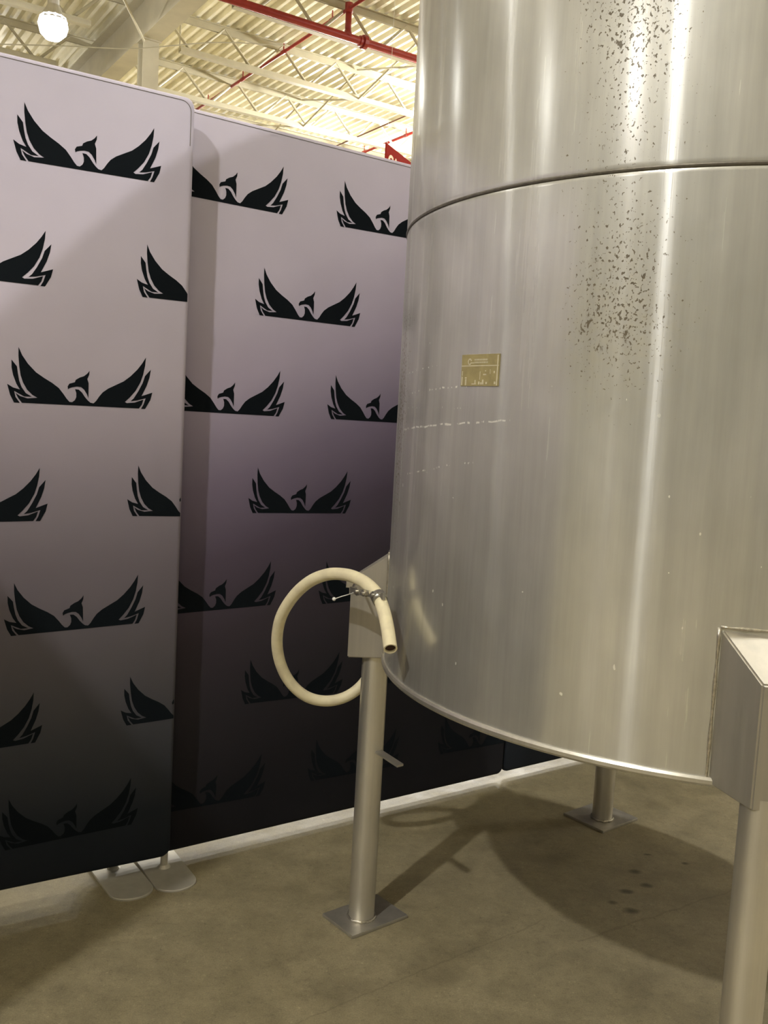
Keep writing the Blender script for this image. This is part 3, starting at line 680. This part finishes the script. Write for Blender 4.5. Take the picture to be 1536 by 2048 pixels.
branch('thin red sprinkler branch pipe rising right over the thick red main', 8.38, 8.50, 8, 30, .03)
branch('thin red sprinkler branch pipe above the red lettered sign', 12.75, 8.3, 12, 34, .03)
branch('dark brown conduit slanting up to the tank edge', 11.6, 8.1, 10, 34, .016, MAT['brown'], False, 'conduit', 'conduit')
t = thing('column_brace', 'slim diagonal brace running down to the column top', 'brace', UD(5.38, 16.4, 7.7)); bm = bmesh.new(); cyl(bm, (0, 0, 0), UD(3.6, 13.6, 8.0)-UD(5.38, 16.4, 7.7), .022, 6); obj('brace_rod', bm, MAT['joist'], t)
pp = [P3(-80, 86, 13.0), P3(130, 92, 13.5), P3(270, 97, 14.0), P3(430, 85, 14.5), P3(570, 91, 15.0)]
t = thing('ceiling_cable', 'thin cable strung level past the column under the roof', 'cable', pp[0]); bm = bmesh.new()
tube(bm, [p-pp[0] for p in catmull(pp, 6)], .008, 6); obj('cable_run', bm, MAT['joist'], t)
# high bay lamps, each with its own light
lamp_labels = {(2, 3): 'glowing high-bay lamp at top left, near the column'}
proto = None
for i, u in enumerate(LAMP_U):
    for j, D in enumerate(LAMP_D):
        if (D > 30 and u < 0) or (i == 0 and j not in (1, 2)): continue
        lab = lamp_labels.get((i, j), 'high-bay roof lamp outside the view')
        if (i, j) == (2, 3): u_, z_ = 3.74, 7.28
        else: u_, z_ = u, LAMP_Z
        t = thing('high_bay_lamp', lab, 'lamp', UD(u_, D, z_), 0, 'high-bay lamps under the roof')
        if proto is None:
            proto = {}
            bm = bmesh.new(); cyl(bm, (0, 0, .16), (0, 0, .40), .22, 20, .09, False); proto['reflector'] = (bm, MAT['reflector'])
            bm = bmesh.new(); cyl(bm, (0, 0, .38), (0, 0, .62), .09, 16); proto['ballast_housing'] = (bm, MAT['reflector'])
            bm = bmesh.new(); cyl(bm, (0, 0, .62), (0, 0, .95), .008, 6); proto['hanger'] = (bm, MAT['joist'])
            bm = bmesh.new(); bmesh.ops.create_uvsphere(bm, u_segments=12, v_segments=6, radius=.235, matrix=Matrix.Translation((0, 0, .09))); proto['bulb'] = (bm, MAT['lens'])
            for k_ in list(proto):
                me = bpy.data.meshes.new(k_); proto[k_][0].to_mesh(me); me.materials.append(proto[k_][1]); proto[k_] = me
        for k_, me in proto.items():
            o = bpy.data.objects.new(k_, me); C.objects.link(o); o.parent = t
        ld = bpy.data.lights.new('lamp_light', 'POINT'); ld.energy = LAMP_W.get((i, j), 200); ld.color = LAMP_COL; ld.shadow_soft_size = .11 if i < 3 else .26
        lo = bpy.data.objects.new('lamp_light', ld); C.objects.link(lo); lo.parent = t; lo.location = (0, 0, -.2)
# hanging red sign
sa = math.radians(90-22)
sp = P3(772, 286, 14.5)
sign = thing('hanging_sign', 'red hanging sign with cream lettering, just above the backdrop beside the tank', 'sign', sp, sa)
bm = bmesh.new(); box(bm, 0, 1.5, -.01, .01, -.55, 0); obj('sign_board', bm, MAT['sign'], sign)
cu = bpy.data.curves.new('sign_letters', 'FONT'); cu.body = 'CA'; cu.size = .30; cu.extrude = .003; cu.offset = .008
co = bpy.data.objects.new('tmp', cu); C.objects.link(co); dg = bpy.context.evaluated_depsgraph_get(); me = bpy.data.meshes.new_from_object(co.evaluated_get(dg)); bpy.data.objects.remove(co)
me.materials.clear(); me.materials.append(MAT['signtext'])
o = bpy.data.objects.new('sign_letters', me); C.objects.link(o); o.parent = sign; o.location = (.08, -.014, -.34); o.rotation_euler = (PI/2, 0, 0)
for dx in (.05, 1.45):
    bm = bmesh.new(); cyl(bm, (dx, 0, 0), (dx, 0, 8.0-sp.z), .003, 6); obj('hanger_wire', bm, MAT['wire'], sign)
